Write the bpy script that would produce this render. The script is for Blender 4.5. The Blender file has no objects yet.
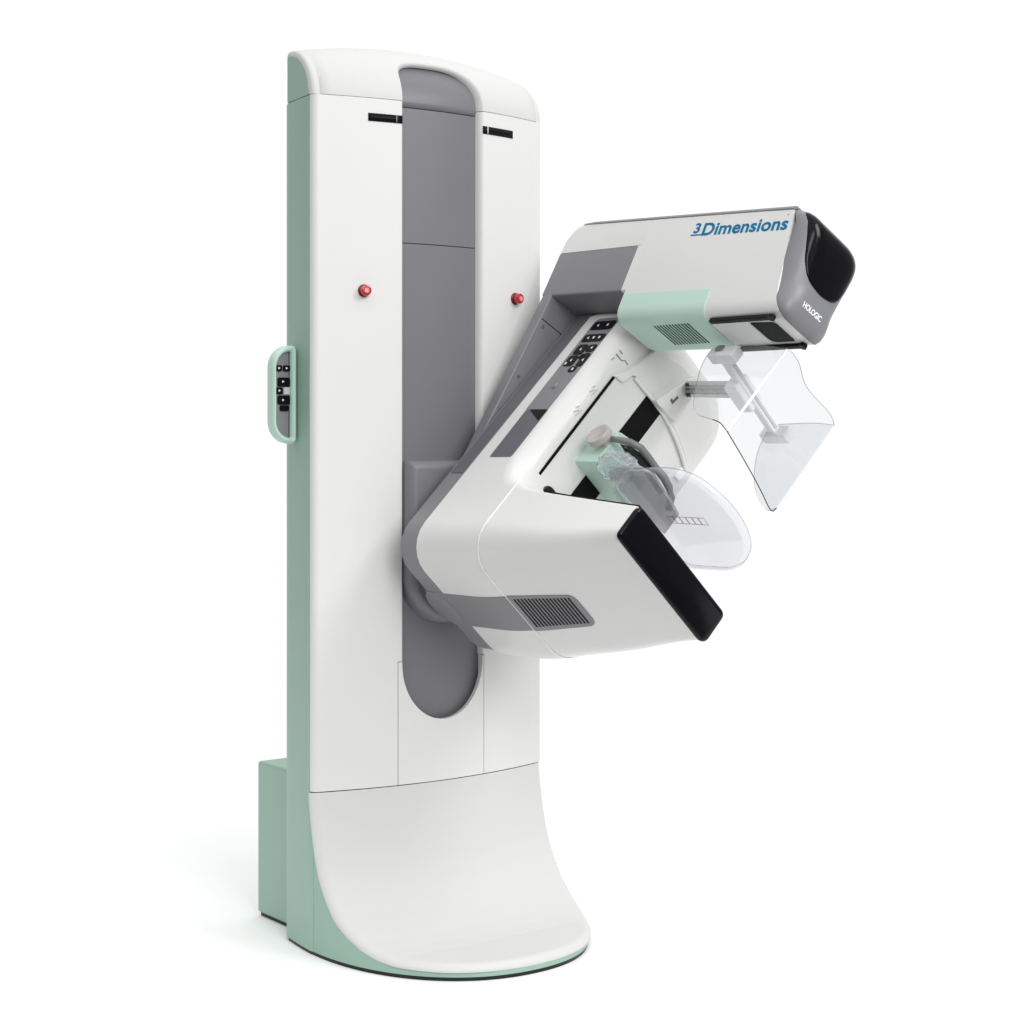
import bpy, bmesh, math, random
from math import sin, cos, pi, sqrt, radians, atan2
from mathutils import Vector, Matrix

sc = bpy.context.scene
col = sc.collection
random.seed(4)

# ------------------------------------------------------------------ materials
def srgb(r, g, b):
    f = lambda v: (v/255/12.92) if v/255 <= .04045 else ((v/255+.055)/1.055)**2.4
    return (f(r), f(g), f(b), 1)

def mat(name, color, rough=.4, metal=0., bump=0., bscale=900., var=.015, spec=.5, coat=0.):
    m = bpy.data.materials.new(name); m.use_nodes = True
    nt = m.node_tree; N = nt.nodes; L = nt.links
    b = N['Principled BSDF']
    b.inputs['Roughness'].default_value = rough
    b.inputs['Metallic'].default_value = metal
    b.inputs['Specular IOR Level'].default_value = spec
    b.inputs['Coat Weight'].default_value = coat
    tc = N.new('ShaderNodeTexCoord')
    n1 = N.new('ShaderNodeTexNoise'); n1.inputs['Scale'].default_value = 3.5; n1.inputs['Detail'].default_value = 4
    L.new(tc.outputs['Object'], n1.inputs['Vector'])
    mx = N.new('ShaderNodeMix'); mx.data_type = 'RGBA'
    c = Vector(color[:3])
    mx.inputs['A'].default_value = (*(c*(1-var)), 1); mx.inputs['B'].default_value = (*(c*(1+var)), 1)
    L.new(n1.outputs['Fac'], mx.inputs['Factor']); L.new(mx.outputs['Result'], b.inputs['Base Color'])
    mr = N.new('ShaderNodeMapRange')
    mr.inputs['To Min'].default_value = max(0, rough-.05); mr.inputs['To Max'].default_value = min(1, rough+.05)
    L.new(n1.outputs['Fac'], mr.inputs['Value']); L.new(mr.outputs['Result'], b.inputs['Roughness'])
    if bump > 0:
        n2 = N.new('ShaderNodeTexNoise'); n2.inputs['Scale'].default_value = bscale; n2.inputs['Detail'].default_value = 2
        L.new(tc.outputs['Object'], n2.inputs['Vector'])
        bp = N.new('ShaderNodeBump'); bp.inputs['Strength'].default_value = bump; bp.inputs['Distance'].default_value = .0006
        L.new(n2.outputs['Fac'], bp.inputs['Height']); L.new(bp.outputs['Normal'], b.inputs['Normal'])
    return m

def clear(name, tint, haze=.06, hazecol=(.9, .92, .94, 1), rough=.03, gloss=1.0):
    """thin clear plastic sheet: see-through, a little milky, with a surface reflection"""
    m = bpy.data.materials.new(name); m.use_nodes = True
    nt = m.node_tree; N = nt.nodes; L = nt.links
    for n in list(N):
        if n.type != 'OUTPUT_MATERIAL': N.remove(n)
    out = [n for n in N if n.type == 'OUTPUT_MATERIAL'][0]
    tr = N.new('ShaderNodeBsdfTransparent'); tr.inputs['Color'].default_value = tint
    df = N.new('ShaderNodeBsdfDiffuse'); df.inputs['Color'].default_value = hazecol
    gl = N.new('ShaderNodeBsdfGlossy'); gl.inputs['Roughness'].default_value = rough
    tc = N.new('ShaderNodeTexCoord'); nz = N.new('ShaderNodeTexNoise'); nz.inputs['Scale'].default_value = 9
    L.new(tc.outputs['Object'], nz.inputs['Vector'])
    mr = N.new('ShaderNodeMapRange'); mr.inputs['To Min'].default_value = haze*.7; mr.inputs['To Max'].default_value = haze*1.3
    L.new(nz.outputs['Fac'], mr.inputs['Value'])
    m1 = N.new('ShaderNodeMixShader'); L.new(mr.outputs['Result'], m1.inputs[0]); L.new(tr.outputs[0], m1.inputs[1]); L.new(df.outputs[0], m1.inputs[2])
    fr = N.new('ShaderNodeLayerWeight'); fr.inputs['Blend'].default_value = .5
    pw = N.new('ShaderNodeMath'); pw.operation = 'POWER'; pw.inputs[1].default_value = 4; L.new(fr.outputs['Facing'], pw.inputs[0])
    mu = N.new('ShaderNodeMath'); mu.operation = 'MULTIPLY_ADD'; mu.inputs[1].default_value = .5*gloss; mu.inputs[2].default_value = .02*gloss
    L.new(pw.outputs[0], mu.inputs[0])
    m2 = N.new('ShaderNodeMixShader'); L.new(mu.outputs[0], m2.inputs[0]); L.new(m1.outputs[0], m2.inputs[1]); L.new(gl.outputs[0], m2.inputs[2])
    L.new(m2.outputs[0], out.inputs['Surface'])
    return m

M = dict(
    white=mat('white_gloss_plastic', (.725, .725, .715, 1), .38, bump=.08, coat=.15),
    white_col=mat('white_painted_panel', (.735, .735, .723, 1), .5, bump=.08, coat=.04),
    white_cap=mat('white_cap_darkened', (.645, .645, .635, 1), .55, bump=.08),  # column white darkened to hold back the strong overhead light
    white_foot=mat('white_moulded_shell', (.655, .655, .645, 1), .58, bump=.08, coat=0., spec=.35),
    white2=mat('white_moulded_plastic', (.77, .775, .765, 1), .42, bump=.06),
    bright=mat('white_trim_highlight', (.9, .9, .9, 1), .3),  # also painted on as the highlights of seam and shield bend
    mint=mat('mint_shaded', (.30, .46, .378, 1), .42, bump=.1),  # shaded copy of the mint, shade put into the colour
    mint_l=mat('mint_lit', (.53, .725, .625, 1), .38, bump=.08),  # lit copy of the same mint, light put into the colour
    grey=mat('grey_paint', (.172, .173, .187, 1), .42, bump=.12),
    grey_arm=mat('grey_arm_paint', (.212, .213, .229, 1), .42, bump=.12),
    grey_cap=mat('grey_cap_plastic', (.200, .201, .218, 1), .4, bump=.1),
    dgrey=mat('dark_grey_paint', (.12, .12, .138, 1), .45, bump=.1),
    keypad=mat('keypad_grey', (.22, .22, .235, 1), .5, bump=.1),
    black=mat('black_plastic', (.004, .004, .005, 1), .4, spec=.12),
    gloss=mat('black_gloss', (.002, .002, .004, 1), .16, spec=.18),
    carbon=mat('black_carbon_plate', (.004, .004, .004, 1), .5, spec=.12),
    rubber=mat('dark_rubber', (.010, .012, .011, 1), .3, spec=.3),
    red=mat('red_button_plastic', (.50, .010, .018, 1), .3, coat=.4),
    redd=mat('dark_red_collar', (.12, .01, .012, 1), .4),
    metal=mat('brushed_metal', (.42, .41, .40, 1), .3, metal=1., bump=.1),
    slotm=mat('vent_shadow_green', (.06, .10, .08, 1), .6, spec=.1),
    bracket=clear('smoky_clear_bracket', (.74, .74, .75, 1), .40, (.72, .72, .73, 1), .2),
    handle=mat('mid_grey_handle', (.20, .20, .205, 1), .35, bump=.1),
    slot=mat('vent_shadow_grey', (.018, .018, .02, 1), .6, spec=.1),
    alu=mat('grey_anodised_bracket', (.60, .60, .60, 1), .45, bump=.15),
    knob=mat('warm_grey_knob', (.47, .45, .43, 1), .3),
    ink=mat('blue_print', (.015, .19, .36, 1), .6, spec=.0),
    inkw=mat('white_print', (.85, .85, .87, 1), .4),
    ring=mat('pale_button_ring', (.75, .35, .35, 1), .4),
    inkr=mat('red_print', (.50, .09, .09, 1), .5),
    mark2=mat('pale_grey_print', (.5, .5, .5, 1), .5),
    mark=mat('grey_print', (.22, .22, .22, 1), .5),
    clear=clear('clear_shield_plastic', (.945, .950, .957, 1), .055, (.86, .87, .885, 1)),
    clearp=clear('milky_paddle_plastic', (.935, .94, .955, 1), .085),
    edge=clear('clear_plastic_edge', (.50, .52, .53, 1), .25, (.5, .52, .52, 1)),
    edged=clear('clear_plastic_dark_edge', (.16, .17, .17, 1), .2, (.2, .2, .2, 1)),
    
)

def crinkle():
    m = bpy.data.materials.new('crinkled_clear_plastic'); m.use_nodes = True
    nt = m.node_tree; N = nt.nodes; L = nt.links
    b = N['Principled BSDF']; b.inputs['Base Color'].default_value = (.90, .94, .97, 1)
    b.inputs['Transmission Weight'].default_value = .86; b.inputs['Roughness'].default_value = .07; b.inputs['IOR'].default_value = 1.32
    tc = N.new('ShaderNodeTexCoord'); vo = N.new('ShaderNodeTexVoronoi'); vo.inputs['Scale'].default_value = 85
    nz = N.new('ShaderNodeTexNoise'); nz.inputs['Scale'].default_value = 60; nz.inputs['Detail'].default_value = 3
    L.new(tc.outputs['Object'], nz.inputs['Vector']); L.new(nz.outputs['Color'], vo.inputs['Vector'])
    L.new(tc.outputs['Object'], vo.inputs['Vector'])
    bp = N.new('ShaderNodeBump'); bp.inputs['Strength'].default_value = .5; bp.inputs['Distance'].default_value = .003
    L.new(vo.outputs['Distance'], bp.inputs['Height']); L.new(bp.outputs['Normal'], b.inputs['Normal'])
    return m
M['bag'] = crinkle()

# ------------------------------------------------------------------ object helpers
def obj(name, verts, faces, m, parent=None, smooth=35, mats=None, fmats=None):
    me = bpy.data.meshes.new(name)
    me.from_pydata([tuple(v) for v in verts], [], faces)
    bm = bmesh.new(); bm.from_mesh(me)
    bmesh.ops.remove_doubles(bm, verts=bm.verts, dist=1e-6) if fmats is None else None
    bmesh.ops.recalc_face_normals(bm, faces=bm.faces)
    bm.to_mesh(me); bm.free()
    for mm in (mats or [m]): me.materials.append(mm)
    if fmats:
        for p, k in zip(me.polygons, fmats): p.material_index = k
    if smooth:
        for p in me.polygons: p.use_smooth = True
        me.set_sharp_from_angle(angle=radians(smooth))
    o = bpy.data.objects.new(name, me); col.objects.link(o)
    if parent: o.parent = parent
    return o

def flip_to(o, d):
    """make an open sheet's normals face roughly along d"""
    me = o.data; s = sum((p.normal.dot(Vector(d))*p.area for p in me.polygons))
    if s < 0: me.flip_normals()
    return o

def solidify(o, t, rim=None, bevel=0, off=-1):
    s = o.modifiers.new('shell', 'SOLIDIFY'); s.thickness = t; s.offset = off; s.use_even_offset = True
    if rim is not None: s.material_offset_rim = rim
    if bevel:
        b = o.modifiers.new('edge', 'BEVEL'); b.width = bevel; b.segments = 3; b.limit_method = 'ANGLE'; b.angle_limit = radians(50)
        b.harden_normals = True
    return o

def bevel(o, w, seg=3, ang=40):
    b = o.modifiers.new('edge', 'BEVEL'); b.width = w; b.segments = seg; b.limit_method = 'ANGLE'; b.angle_limit = radians(ang)
    b.harden_normals = True
    return o

def loft(rings, closed=True, cap=True):
    n = len(rings[0]); V = [p for r in rings for p in r]; Fc = []
    for i in range(len(rings)-1):
        for j in range(n if closed else n-1):
            k = (j+1) % n
            Fc.append((i*n+j, i*n+k, (i+1)*n+k, (i+1)*n+j))
    if cap:
        Fc.append(tuple(range(n))); Fc.append(tuple(range((len(rings)-1)*n, len(rings)*n)))
    return V, Fc

def rrect(x0, x1, y0, y1, r, seg=6):
    """rounded rectangle, r = one radius or four (x0y0, x1y0, x1y1, x0y1)"""
    if not hasattr(r, '__len__'): r = (r,)*4
    P = []
    for (cx, cy, rr, a0) in ((x0+r[0], y0+r[0], r[0], pi), (x1-r[1], y0+r[1], r[1], 1.5*pi), (x1-r[2], y1-r[2], r[2], 0), (x0+r[3], y1-r[3], r[3], .5*pi)):
        for k in range(seg+1):
            a = a0+k/seg*pi/2; P.append((cx+rr*cos(a), cy+rr*sin(a)))
    return P

def round_poly(pts, radii, seg=5):
    """round the corners of a polygon"""
    n = len(pts); out = []
    if not hasattr(radii, '__len__'): radii = [radii]*n
    for i in range(n):
        p = Vector(pts[i]); a = (Vector(pts[i-1])-p); b = (Vector(pts[(i+1) % n])-p)
        r = radii[i]
        if r <= 0: out.append(tuple(p)); continue
        d = min(r, a.length*.49, b.length*.49); A = p+a.normalized()*d; B = p+b.normalized()*d
        for k in range(seg+1):
            t = k/seg; out.append(tuple((1-t)**2*A+2*t*(1-t)*p+t*t*B))
    return out

class Fr:
    """frame that turns about the column's horizontal pivot: a across, Y depth, b up along the arm"""
    def __init__(s, deg, Z=.93):
        p = radians(deg); s.o = Vector((0, 0, Z)); s.e1 = Vector((cos(p), 0, -sin(p))); s.e2 = Vector((sin(p), 0, cos(p)))
    def __call__(s, a, Y, b): return s.o+s.e1*a+s.e2*b+Vector((0, Y, 0))
D = Fr(45)      # detector arm
T = Fr(31.5)    # tube arm
def Wd(x, y, z): return Vector((x, y, z))

def box(F, a0, a1, Y0, Y1, b0, b1):
    V = [F(a, Y, b) for a in (a0, a1) for Y in (Y0, Y1) for b in (b0, b1)]
    return V, [(0, 1, 3, 2), (4, 6, 7, 5), (0, 4, 5, 1), (2, 3, 7, 6), (0, 2, 6, 4), (1, 5, 7, 3)]

def merge(*vf):
    V, Fc = [], []
    for v, f in vf:
        k = len(V); V += list(v); Fc += [tuple(i+k for i in q) for q in f]
    return V, Fc

def prism(pts2, f0, f1):
    """polygon pts2 mapped by f0 and f1 to two 3-D rings"""
    return loft([[f0(*p) for p in pts2], [f1(*p) for p in pts2]])

def tube(path, r, n=10, cap=True):
    rings = []
    up = Vector((.13, .2, .97))
    for i, p in enumerate(path):
        p = Vector(p); t = (Vector(path[min(i+1, len(path)-1)])-Vector(path[max(i-1, 0)])).normalized()
        x = t.cross(up).normalized(); y = t.cross(x)
        rr = r[i] if hasattr(r, '__len__') else r
        rings.append([p+x*rr*cos(2*pi*k/n)+y*rr*sin(2*pi*k/n) for k in range(n)])
    return loft(rings, True, cap)

def cyl(c, axis, prof, n=40):
    """lathe: prof = [(distance along axis, radius)]"""
    axis = Vector(axis).normalized(); x = axis.orthogonal().normalized(); y = axis.cross(x)
    rings = [[Vector(c)+axis*h+x*r*cos(2*pi*k/n)+y*r*sin(2*pi*k/n) for k in range(n)] for h, r in prof]
    return loft(rings)

def empty(name, label, cat, loc=(0, 0, 0)):
    o = bpy.data.objects.new(name, None); col.objects.link(o); o.location = loc; o.empty_display_size = .1
    o['label'] = label; o['category'] = cat
    return o

# ------------------------------------------------------------------ floor
fl = mat('white_paper_sweep', (.95, .95, .95, 1), .9, var=.004, spec=.0)
gm = mat('grey_bounce_cut', (.20, .20, .20, 1), .8, var=.05, spec=.1)
_d = Vector((sin(radians(36.7)), cos(radians(36.7)), 0)); _r = Vector((_d.y, -_d.x, 0)); _c = Vector((-2.562, -3.774, -.004))
g = obj('bounce_cut_ground', [_c+_d*a+_r*b for a, b in ((-12, -12), (-12, 12), (3.4, 6.8), (3.4, -5.8))], [(0, 1, 2, 3)], gm, smooth=0); g['kind'] = 'structure'  # unseen dark ground added in front to cut bounce from the floor
_d = Vector((sin(radians(36.7)), cos(radians(36.7)), 0)); _r = Vector((_d.y, -_d.x, 0)); _c = Vector((-2.562, -3.774, 0))
q = [_c+_d*a+_r*b for a, b in ((3.3, -6), (3.3, 7), (7.4, 9), (7.4, -8))]
g = obj('paper_floor', q, [(0, 1, 2, 3)], fl, smooth=0); g['kind'] = 'structure'

mach = empty('mammography_machine', 'tall white and mint mammography machine with a tilted grey C-arm, standing on a white floor', 'medical machine')

# ------------------------------------------------------------------ column
HW = .329; RC = .020; XS = .349
def yf(x): return -.055*(1-min(1, (x/.346)**2))
def front_curve(nx=28):
    """left corner, front curve, right corner: list of (x, y)"""
    P = []
    for k in range(7):
        a = pi+k/6*(pi/2)
        P.append((-HW+RC*cos(a), .014+RC*sin(a)))
    xs = [-HW+2*HW*k/nx for k in range(1, nx)]
    P += [(x, yf(x)-.002*(1-abs(x)/HW)) for x in xs]
    for k in range(7):
        a = -pi/2+k/6*(pi/2)
        P.append((HW+RC*cos(a), .014+RC*sin(a)))
    return P
CHL, CHR, CHC, CHW = -.123, .121, -.001, .122
ZU, HU = .69, .143
def zU(x): return ZU-HU*sqrt(max(0, 1-((x-CHC)/CHW)**2))

def strip(xs, zlo, zhi, yfun, nz=24):
    V, Fc = [], []
    for x in xs:
        for k in range(nz+1):
            z = zlo(x)+(zhi(x)-zlo(x))*k/nz; V.append((x, yfun(x), z))
    for i in range(len(xs)-1):
        for k in range(nz):
            a = i*(nz+1)+k; Fc.append((a, a+nz+1, a+nz+2, a+1))
    return V, Fc
def polystrip(P, z0, z1, nz=10):
    V, Fc = [], []
    for (x, y) in P:
        for k in range(nz+1): V.append((x, y, z0+(z1-z0)*k/nz))
    n = nz+1
    for i in range(len(P)-1):
        for k in range(nz): Fc.append((i*n+k, (i+1)*n+k, (i+1)*n+k+1, i*n+k+1))
    return V, Fc
def cosx(a, b, n): return [a+(b-a)*.5*(1-cos(pi*k/n)) for k in range(n+1)]
ZS0, ZS1 = .394, 2.0823
FC = front_curve(40)
def fy(x):
    for i in range(len(FC)-1):
        if FC[i][0] <= x <= FC[i+1][0] and FC[i+1][0] > FC[i][0]:
            t = (x-FC[i][0])/(FC[i+1][0]-FC[i][0]); return FC[i][1]+t*(FC[i+1][1]-FC[i][1])
    return 0
left = [p for p in FC if p[0] < CHL-.004]; right = [p for p in FC if p[0] > CHR+.004]
APL, APR, APT = -.134, .1245, .697
lp = left+[(CHL-.003, fy(CHL-.003)), (CHL, fy(CHL)+.0015), (CHL+.0025, fy(CHL)+.005)]
rp = [(CHR-.009, fy(CHR)+.024), (CHR-.006, fy(CHR)+.012), (CHR-.002, fy(CHR)+.0042), (CHR+.003, fy(CHR)+.0008)]+[p for p in right if p[0] > CHR+.008]
vf1 = polystrip(lp, APT+.0016, ZS1, 20)
vf2 = polystrip(rp, APT+.0016, ZS1, 20)
vf2 = ([(CHR+(x-CHR)*min(1, max(.12, (z-APT-.02)/.16)) if x < CHR+.0005 else x, y, z) for x, y, z in vf2[0]], vf2[1])
ll = [p for p in left if p[0] < APL-.004]+[(APL-.0016, fy(APL))]
rl = [(APR+.0016, fy(APR))]+[p for p in right if p[0] > APR+.004]
vf3 = polystrip(ll, ZS0, APT+.0016, 6); vf4 = polystrip(rl, ZS0, APT+.0016, 6)
fcv = obj('front_cover', *merge(vf1, vf2, vf3, vf4), M['white_col'], mach)
flip_to(fcv, (0, -1, 0)); solidify(fcv, .030, bevel=.0012)
# removable lower panel around the round end of the lift channel
xs = cosx(CHL, CHR, 34)
vA = strip(xs, lambda x: ZS0+.0, lambda x: zU(x), fy, 12)
vB = strip([APL, CHL-.0002], lambda x: ZS0, lambda x: ZU, fy, 12)
vB2 = strip([APL, CHL-.0002], lambda x: ZU, lambda x: APT, fy, 1)
vC = strip([CHR+.0002, APR], lambda x: ZS0, lambda x: ZU, fy, 12)
vC2 = strip([CHR+.0002, APR], lambda x: ZU, lambda x: APT, fy, 1)
ap = obj('access_panel', *merge(vA, vB, vB2, vC, vC2), M['white_col'], mach)
bm = bmesh.new(); bm.from_mesh(ap.data); bmesh.ops.remove_doubles(bm, verts=bm.verts, dist=.0004); bm.to_mesh(ap.data); bm.free()
flip_to(ap, (0, -1, 0)); solidify(ap, .012, bevel=.001)

# grey lift channel behind the slot
def chan(z0, z1, dy=.022, m='grey', name='channel_panel', x0=-.13, x1=.128):
    P = [(x0+(x1-x0)*k/16, fy(x0+(x1-x0)*k/16)+dy) for k in range(17)]
    o = obj(name, *polystrip(P, z0, z1, 4), M[m], mach); flip_to(o, (0, -1, 0)); solidify(o, .006, bevel=.0008); return o
chan(.5, 1.7335); chan(1.7352, 2.0705)
# unseen dark box added inside the shell to stop light leaks
obj('light_stop_backing', *box(Wd, -.32, .32, .035, .15, .03, 2.08), M['black'], mach)

# side walls and back, mint
def side_x(y): return .350-.018*max(0, (y-.014)/.15)**1.3
SY = [.0145, .02, .05, .08, .11, .135, .15]
plan = [(-side_x(y), y) for y in SY]
plan += [(-.326, .168), (-.314, .182), (-.296, .190), (0, .192), (.296, .190), (.314, .182), (.326, .168)]
plan += [(side_x(y), y) for y in reversed(SY)]
V, Fc = polystrip(plan, .009, 2.0815, 8)
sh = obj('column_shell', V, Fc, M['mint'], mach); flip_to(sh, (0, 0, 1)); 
bm = bmesh.new(); bm.from_mesh(sh.data); bmesh.ops.recalc_face_normals(bm, faces=bm.faces); bm.to_mesh(sh.data); bm.free()
if sum(p.normal.dot(Vector((p.center.x, p.center.y-.05, 0))) for p in sh.data.polygons) < 0: sh.data.flip_normals()
solidify(sh, .006, bevel=.0012)

# ------------------------------------------------------------------ cap on the column
def Hc(x): return .163-.30*x*x
YC = .15
def taper(y):
    if y <= .0145: return 1.
    if y <= .15: return side_x(y)/.350
    for (y0, x0), (y1, x1) in zip([(.15, .332), (.168, .326), (.182, .314), (.19, .296)], [(.168, .326), (.182, .314), (.19, .296), (.5, .296)]):
        if y <= y1: return (x0+(x1-x0)*(y-y0)/(y1-y0))/.350
def cap_pt(x, tau, off=0.):
    y0 = fy(x) if abs(x) < HW else .0
    a = (YC-y0-off); h = Hc(x)-off
    return (x, YC-a*cos(tau), 2.0835+h*sin(tau))
def zarch(x):
    u = min(1, abs((x-CHC)/CHW))
    if x < CHC: return 2.145+.050*(1-u**4)**(1/2.5)
    return 2.112+.083*(1-u**2.6)**(1/2.2)
def tau_of(x, z): return math.asin(min(1, max(0, (z-2.0835)/Hc(x))))
XL = [-.335, -.330]+[-.325+k*(.325+CHL)/9 for k in range(9)]
XM = cosx(CHL, CHR, 40)
XR = [CHR+k*(.325-CHR)/9 for k in range(1, 10)]+[.330, .335]
NT = 44
V, Fc = [], []
rows = []
def add_col(x, t0):
    base = len(V)
    p0 = cap_pt(x, t0)
    if CHL <= x <= CHR:
        for f, dy in ((1, .024), (.75, .012), (.3, .0035)):
            xx = CHC+(x-CHC)*(1-.075*f); zz = p0[2]-.012*f*max(0, min(1, (p0[2]-2.0835)/.03))
            V.append((xx, cap_pt(x, tau_of(x, max(2.0835, zz)))[1]+dy, zz))
    else:
        for _ in range(3): V.append(p0)
    for k in range(NT+1):
        V.append(cap_pt(x, max(t0, pi/2*k/NT)))
    for yy in (.165, .178, .186, .189): V.append((x, yy, 2.0835+Hc(x)-{.165: 0, .178: .002, .186: .007, .189: .016}[yy]))
    V.append((x, .189, 2.0835))
    rows.append(base)
def edge_col(sgn, dx, dz):
    """the cap's edge folds down over the side"""
    x = sgn*(.335+dx); base = len(V)
    p = cap_pt(sgn*.335, 0, dz)
    for _ in range(3): V.append((x, p[1], p[2]))
    for k in range(NT+1):
        p = cap_pt(sgn*.335, pi/2*k/NT, dz); V.append((x, p[1] if k else p[1], p[2]))
    for yy in (.165, .178, .186, .189): V.append((x, yy-dz*.3, 2.0835+Hc(.338)-dz-{.165: 0, .178: .002, .186: .007, .189: .016}[yy]))
    V.append((x, .189-dz*.3, 2.0835))
    rows.append(base)
for dx, dz in ((.0142, .0225), (.0145, .020), (.0140, .010), (.0115, .0045), (.007, .0015)): edge_col(-1, dx, dz)
for x in XL: add_col(x, 0)
for x in XM: add_col(x, tau_of(x, zarch(x)) if CHL < x < CHR else tau_of(x, 2.112)*0)
for x in XR: add_col(x, 0)
for dx, dz in ((.007, .0015), (.0115, .0045), (.0140, .010), (.0145, .020), (.0142, .0225)): edge_col(1, dx, dz)
n = NT+9
iL = 5+len(XL)-0
for i in range(len(rows)-1):
    for k in range(n-1):
        Fc.append((rows[i]+k, rows[i+1]+k, rows[i+1]+k+1, rows[i]+k+1))
V = [(v[0]*taper(v[1]), v[1], v[2]) for v in V]
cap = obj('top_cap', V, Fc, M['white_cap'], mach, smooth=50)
flip_to(cap, (0, -.3, 1)); solidify(cap, .010, bevel=.0015)
# mint cheeks under the rim of the cap
for s in (-1, 1):
    pts = [(.0145, 2.0835)]
    for k in range(1, 13):
        p = cap_pt(s*.335, pi/2*k/12, .022); pts.append((max(.0145, p[1]), p[2]+.006))
    pts += [(.15, 2.0835+Hc(.338)-.02), (.15, 2.0835)]
    V, Fc = prism(pts, lambda y, z: Vector((s*(side_x(y)), y, z)), lambda y, z: Vector((s*.32, y, z)))
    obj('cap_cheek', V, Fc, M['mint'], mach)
# grey insert below the arch
V, Fc = [], []
xs = [-.132+.262*k/20 for k in range(21)]
for x in xs:
    for k in range(17):
        tau = pi/2*k/16; q = sin(tau); a = YC-fy(x)-.021*(1-q)-.009*q; h = Hc(x)-.012+.005*q
        V.append((x, YC-a*cos(tau), 2.0722+h*sin(tau)))
for i in range(20):
    for k in range(16): Fc.append((i*17+k, (i+1)*17+k, (i+1)*17+k+1, i*17+k+1))
ci = obj('cap_insert', V, Fc, M['grey'], mach); flip_to(ci, (0, -1, .2)); solidify(ci, .006)

# black pass strips and emergency stop buttons
def front_patch(name, x0, x1, z0, z1, m, parent, t=.0016, lift=0):
    V, Fc = [], []
    for k in range(9):
        x = x0+(x1-x0)*k/8
        for z in (z0, z1): V.append((x, fy(x)-lift, z))
    for k in range(8): Fc.append((2*k, 2*k+2, 2*k+3, 2*k+1))
    o = obj(name, V, Fc, M[m], parent); flip_to(o, (0, -1, 0)); solidify(o, t, off=1); return o
for x0, x1 in ((-.2135, CHL-.0005), (.1215, .229)):
    s = front_patch('sensor_strip', x0, x1, 2.026, 2.0455, 'black', mach)
    xe = CHL-.018 if x0 < 0 else .136
    front_patch('strip_end', xe, xe+.0025, 2.027, 2.0445, 'white2' if x0 > 0 else 'keypad', s, .0012, .0016)
for x, z in ((-.2245, 1.610), (.238, 1.611)):
    nrm = Vector((.11*x/.346*2*.5/.346*.346, -1, 0)).normalized()
    c = Vector((x, fy(x), z))
    nrm = Vector((-(fy(x+.005)-fy(x-.005))/.01*-1, -1, 0)).normalized()
    b = obj('emergency_button', *cyl(c, nrm, [(.003, .010), (.008, .0125), (.013, .0135), (.019, .0132), (.0215, .0115), (.0222, .009), (.021, .0078)]), M['red'], mach, smooth=40)
    obj('collar', *cyl(c, nrm, [(-.002, .0155), (.003, .0155), (.005, .012)]), M['redd'], b)
    obj('button_mark', *cyl(c, nrm, [(.0212, .0066), (.0222, .0062), (.0222, .0044), (.0214, .0040)]), M['ring'], b)

# ------------------------------------------------------------------ foot
FA, FB, FP = .349, .437, 2.15
prof = [(0.02, .394), (0, .392), (-.004, .35), (-.013, .306), (-.023, .259), (-.040, .206), (-.066, .160), (-.10, .116), (-.14, .088), (-.18, .067), (-.22, .053), (-.26, .045), (-.35, .041), (-.46, .040)]
def hz(y):
    if y >= 0: return .392
    for (y0, z0), (y1, z1) in zip(prof, prof[1:]):
        if y0 >= y >= y1:
            t = (y-y0)/(y1-y0); return z0+(z1-z0)*t
    return prof[-1][1]
# smooth the profile
_ys = [-.46+k*.0025 for k in range(185)]; _zs = [hz(y) for y in _ys]
for _ in range(6): _zs = [_zs[0]]+[(_zs[i-1]+2*_zs[i]+_zs[i+1])/4 for i in range(1, len(_zs)-1)]+[_zs[-1]]
def hz(y):
    y = max(-.459, min(-.0, y)); k = (y+.46)/.0025; i = int(k); t = k-i
    return _zs[i]*(1-t)+_zs[min(i+1, 184)]*t
def E(psi, grow=0.):
    s, c = sin(psi), cos(psi)
    x = (FA+grow)*math.copysign(abs(s)**(2/FP), s); y = -(FB+grow)*abs(c)**(2/FP)
    if x > 0: x *= 1-.010*max(0, 1+y/.25)
    return Vector((x, y))
NP = 160
PS = [pi/2*math.copysign(1-(1-abs(2*k/NP-1))**2.0, 2*k/NP-1) for k in range(NP+1)]
def scale_r(y): return 1-.010*max(0, 1+y/.25)
RR = .020
NR, NC = 130, 120
V, Fc = [], []
for k in range(NR+1):
    sy = (1-cos(pi*k/NR))/2; y1 = -FB*sy
    z = hz(min(0, y1)) if y1 < -1e-6 else .392
    h1 = (hz(min(-.0001, y1+.002))-hz(y1-.002))/.004 if y1 < -.003 else 20
    nrm = Vector((0, -h1, 1)).normalized()
    xo = (FA+.002)*max(0, 1-abs(y1/FB)**FP)**(1/FP)
    row = []
    for j_ in range(-NC//2, NC//2+1):
        v = j_/(NC/2); u = sin(pi/2*v); x = u*xo
        f = scale_r(y1) if x > 0 else 1
        gg = (abs(x/(FA+.002))**FP+abs(y1/FB)**FP)**(1/FP)
        d = (1-gg)*max(.05, math.hypot(x, y1))
        yy = y1-.055*max(0, 1-(x/.346)**2)*(1-sy)
        p = Vector((x*f, yy, z))
        if d < RR:
            q_ = RR-max(0, d); p -= nrm*(.8*(RR-sqrt(max(0, RR*RR-q_*q_))))
        row.append(p)
    nl = Vector((row[0].x/FA**2, y1/FB**2, 0)).normalized(); nr = Vector((row[-1].x/FA**2, y1/FB**2, 0)).normalized()
    L_ = [row[0]-nrm*.004-nl*.006, row[0]-nrm*.0035-nl*.0008]; R_ = [row[-1]-nrm*.0035-nr*.0008, row[-1]-nrm*.004-nr*.006]
    V += L_+row+R_
n1 = NC+5
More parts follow.
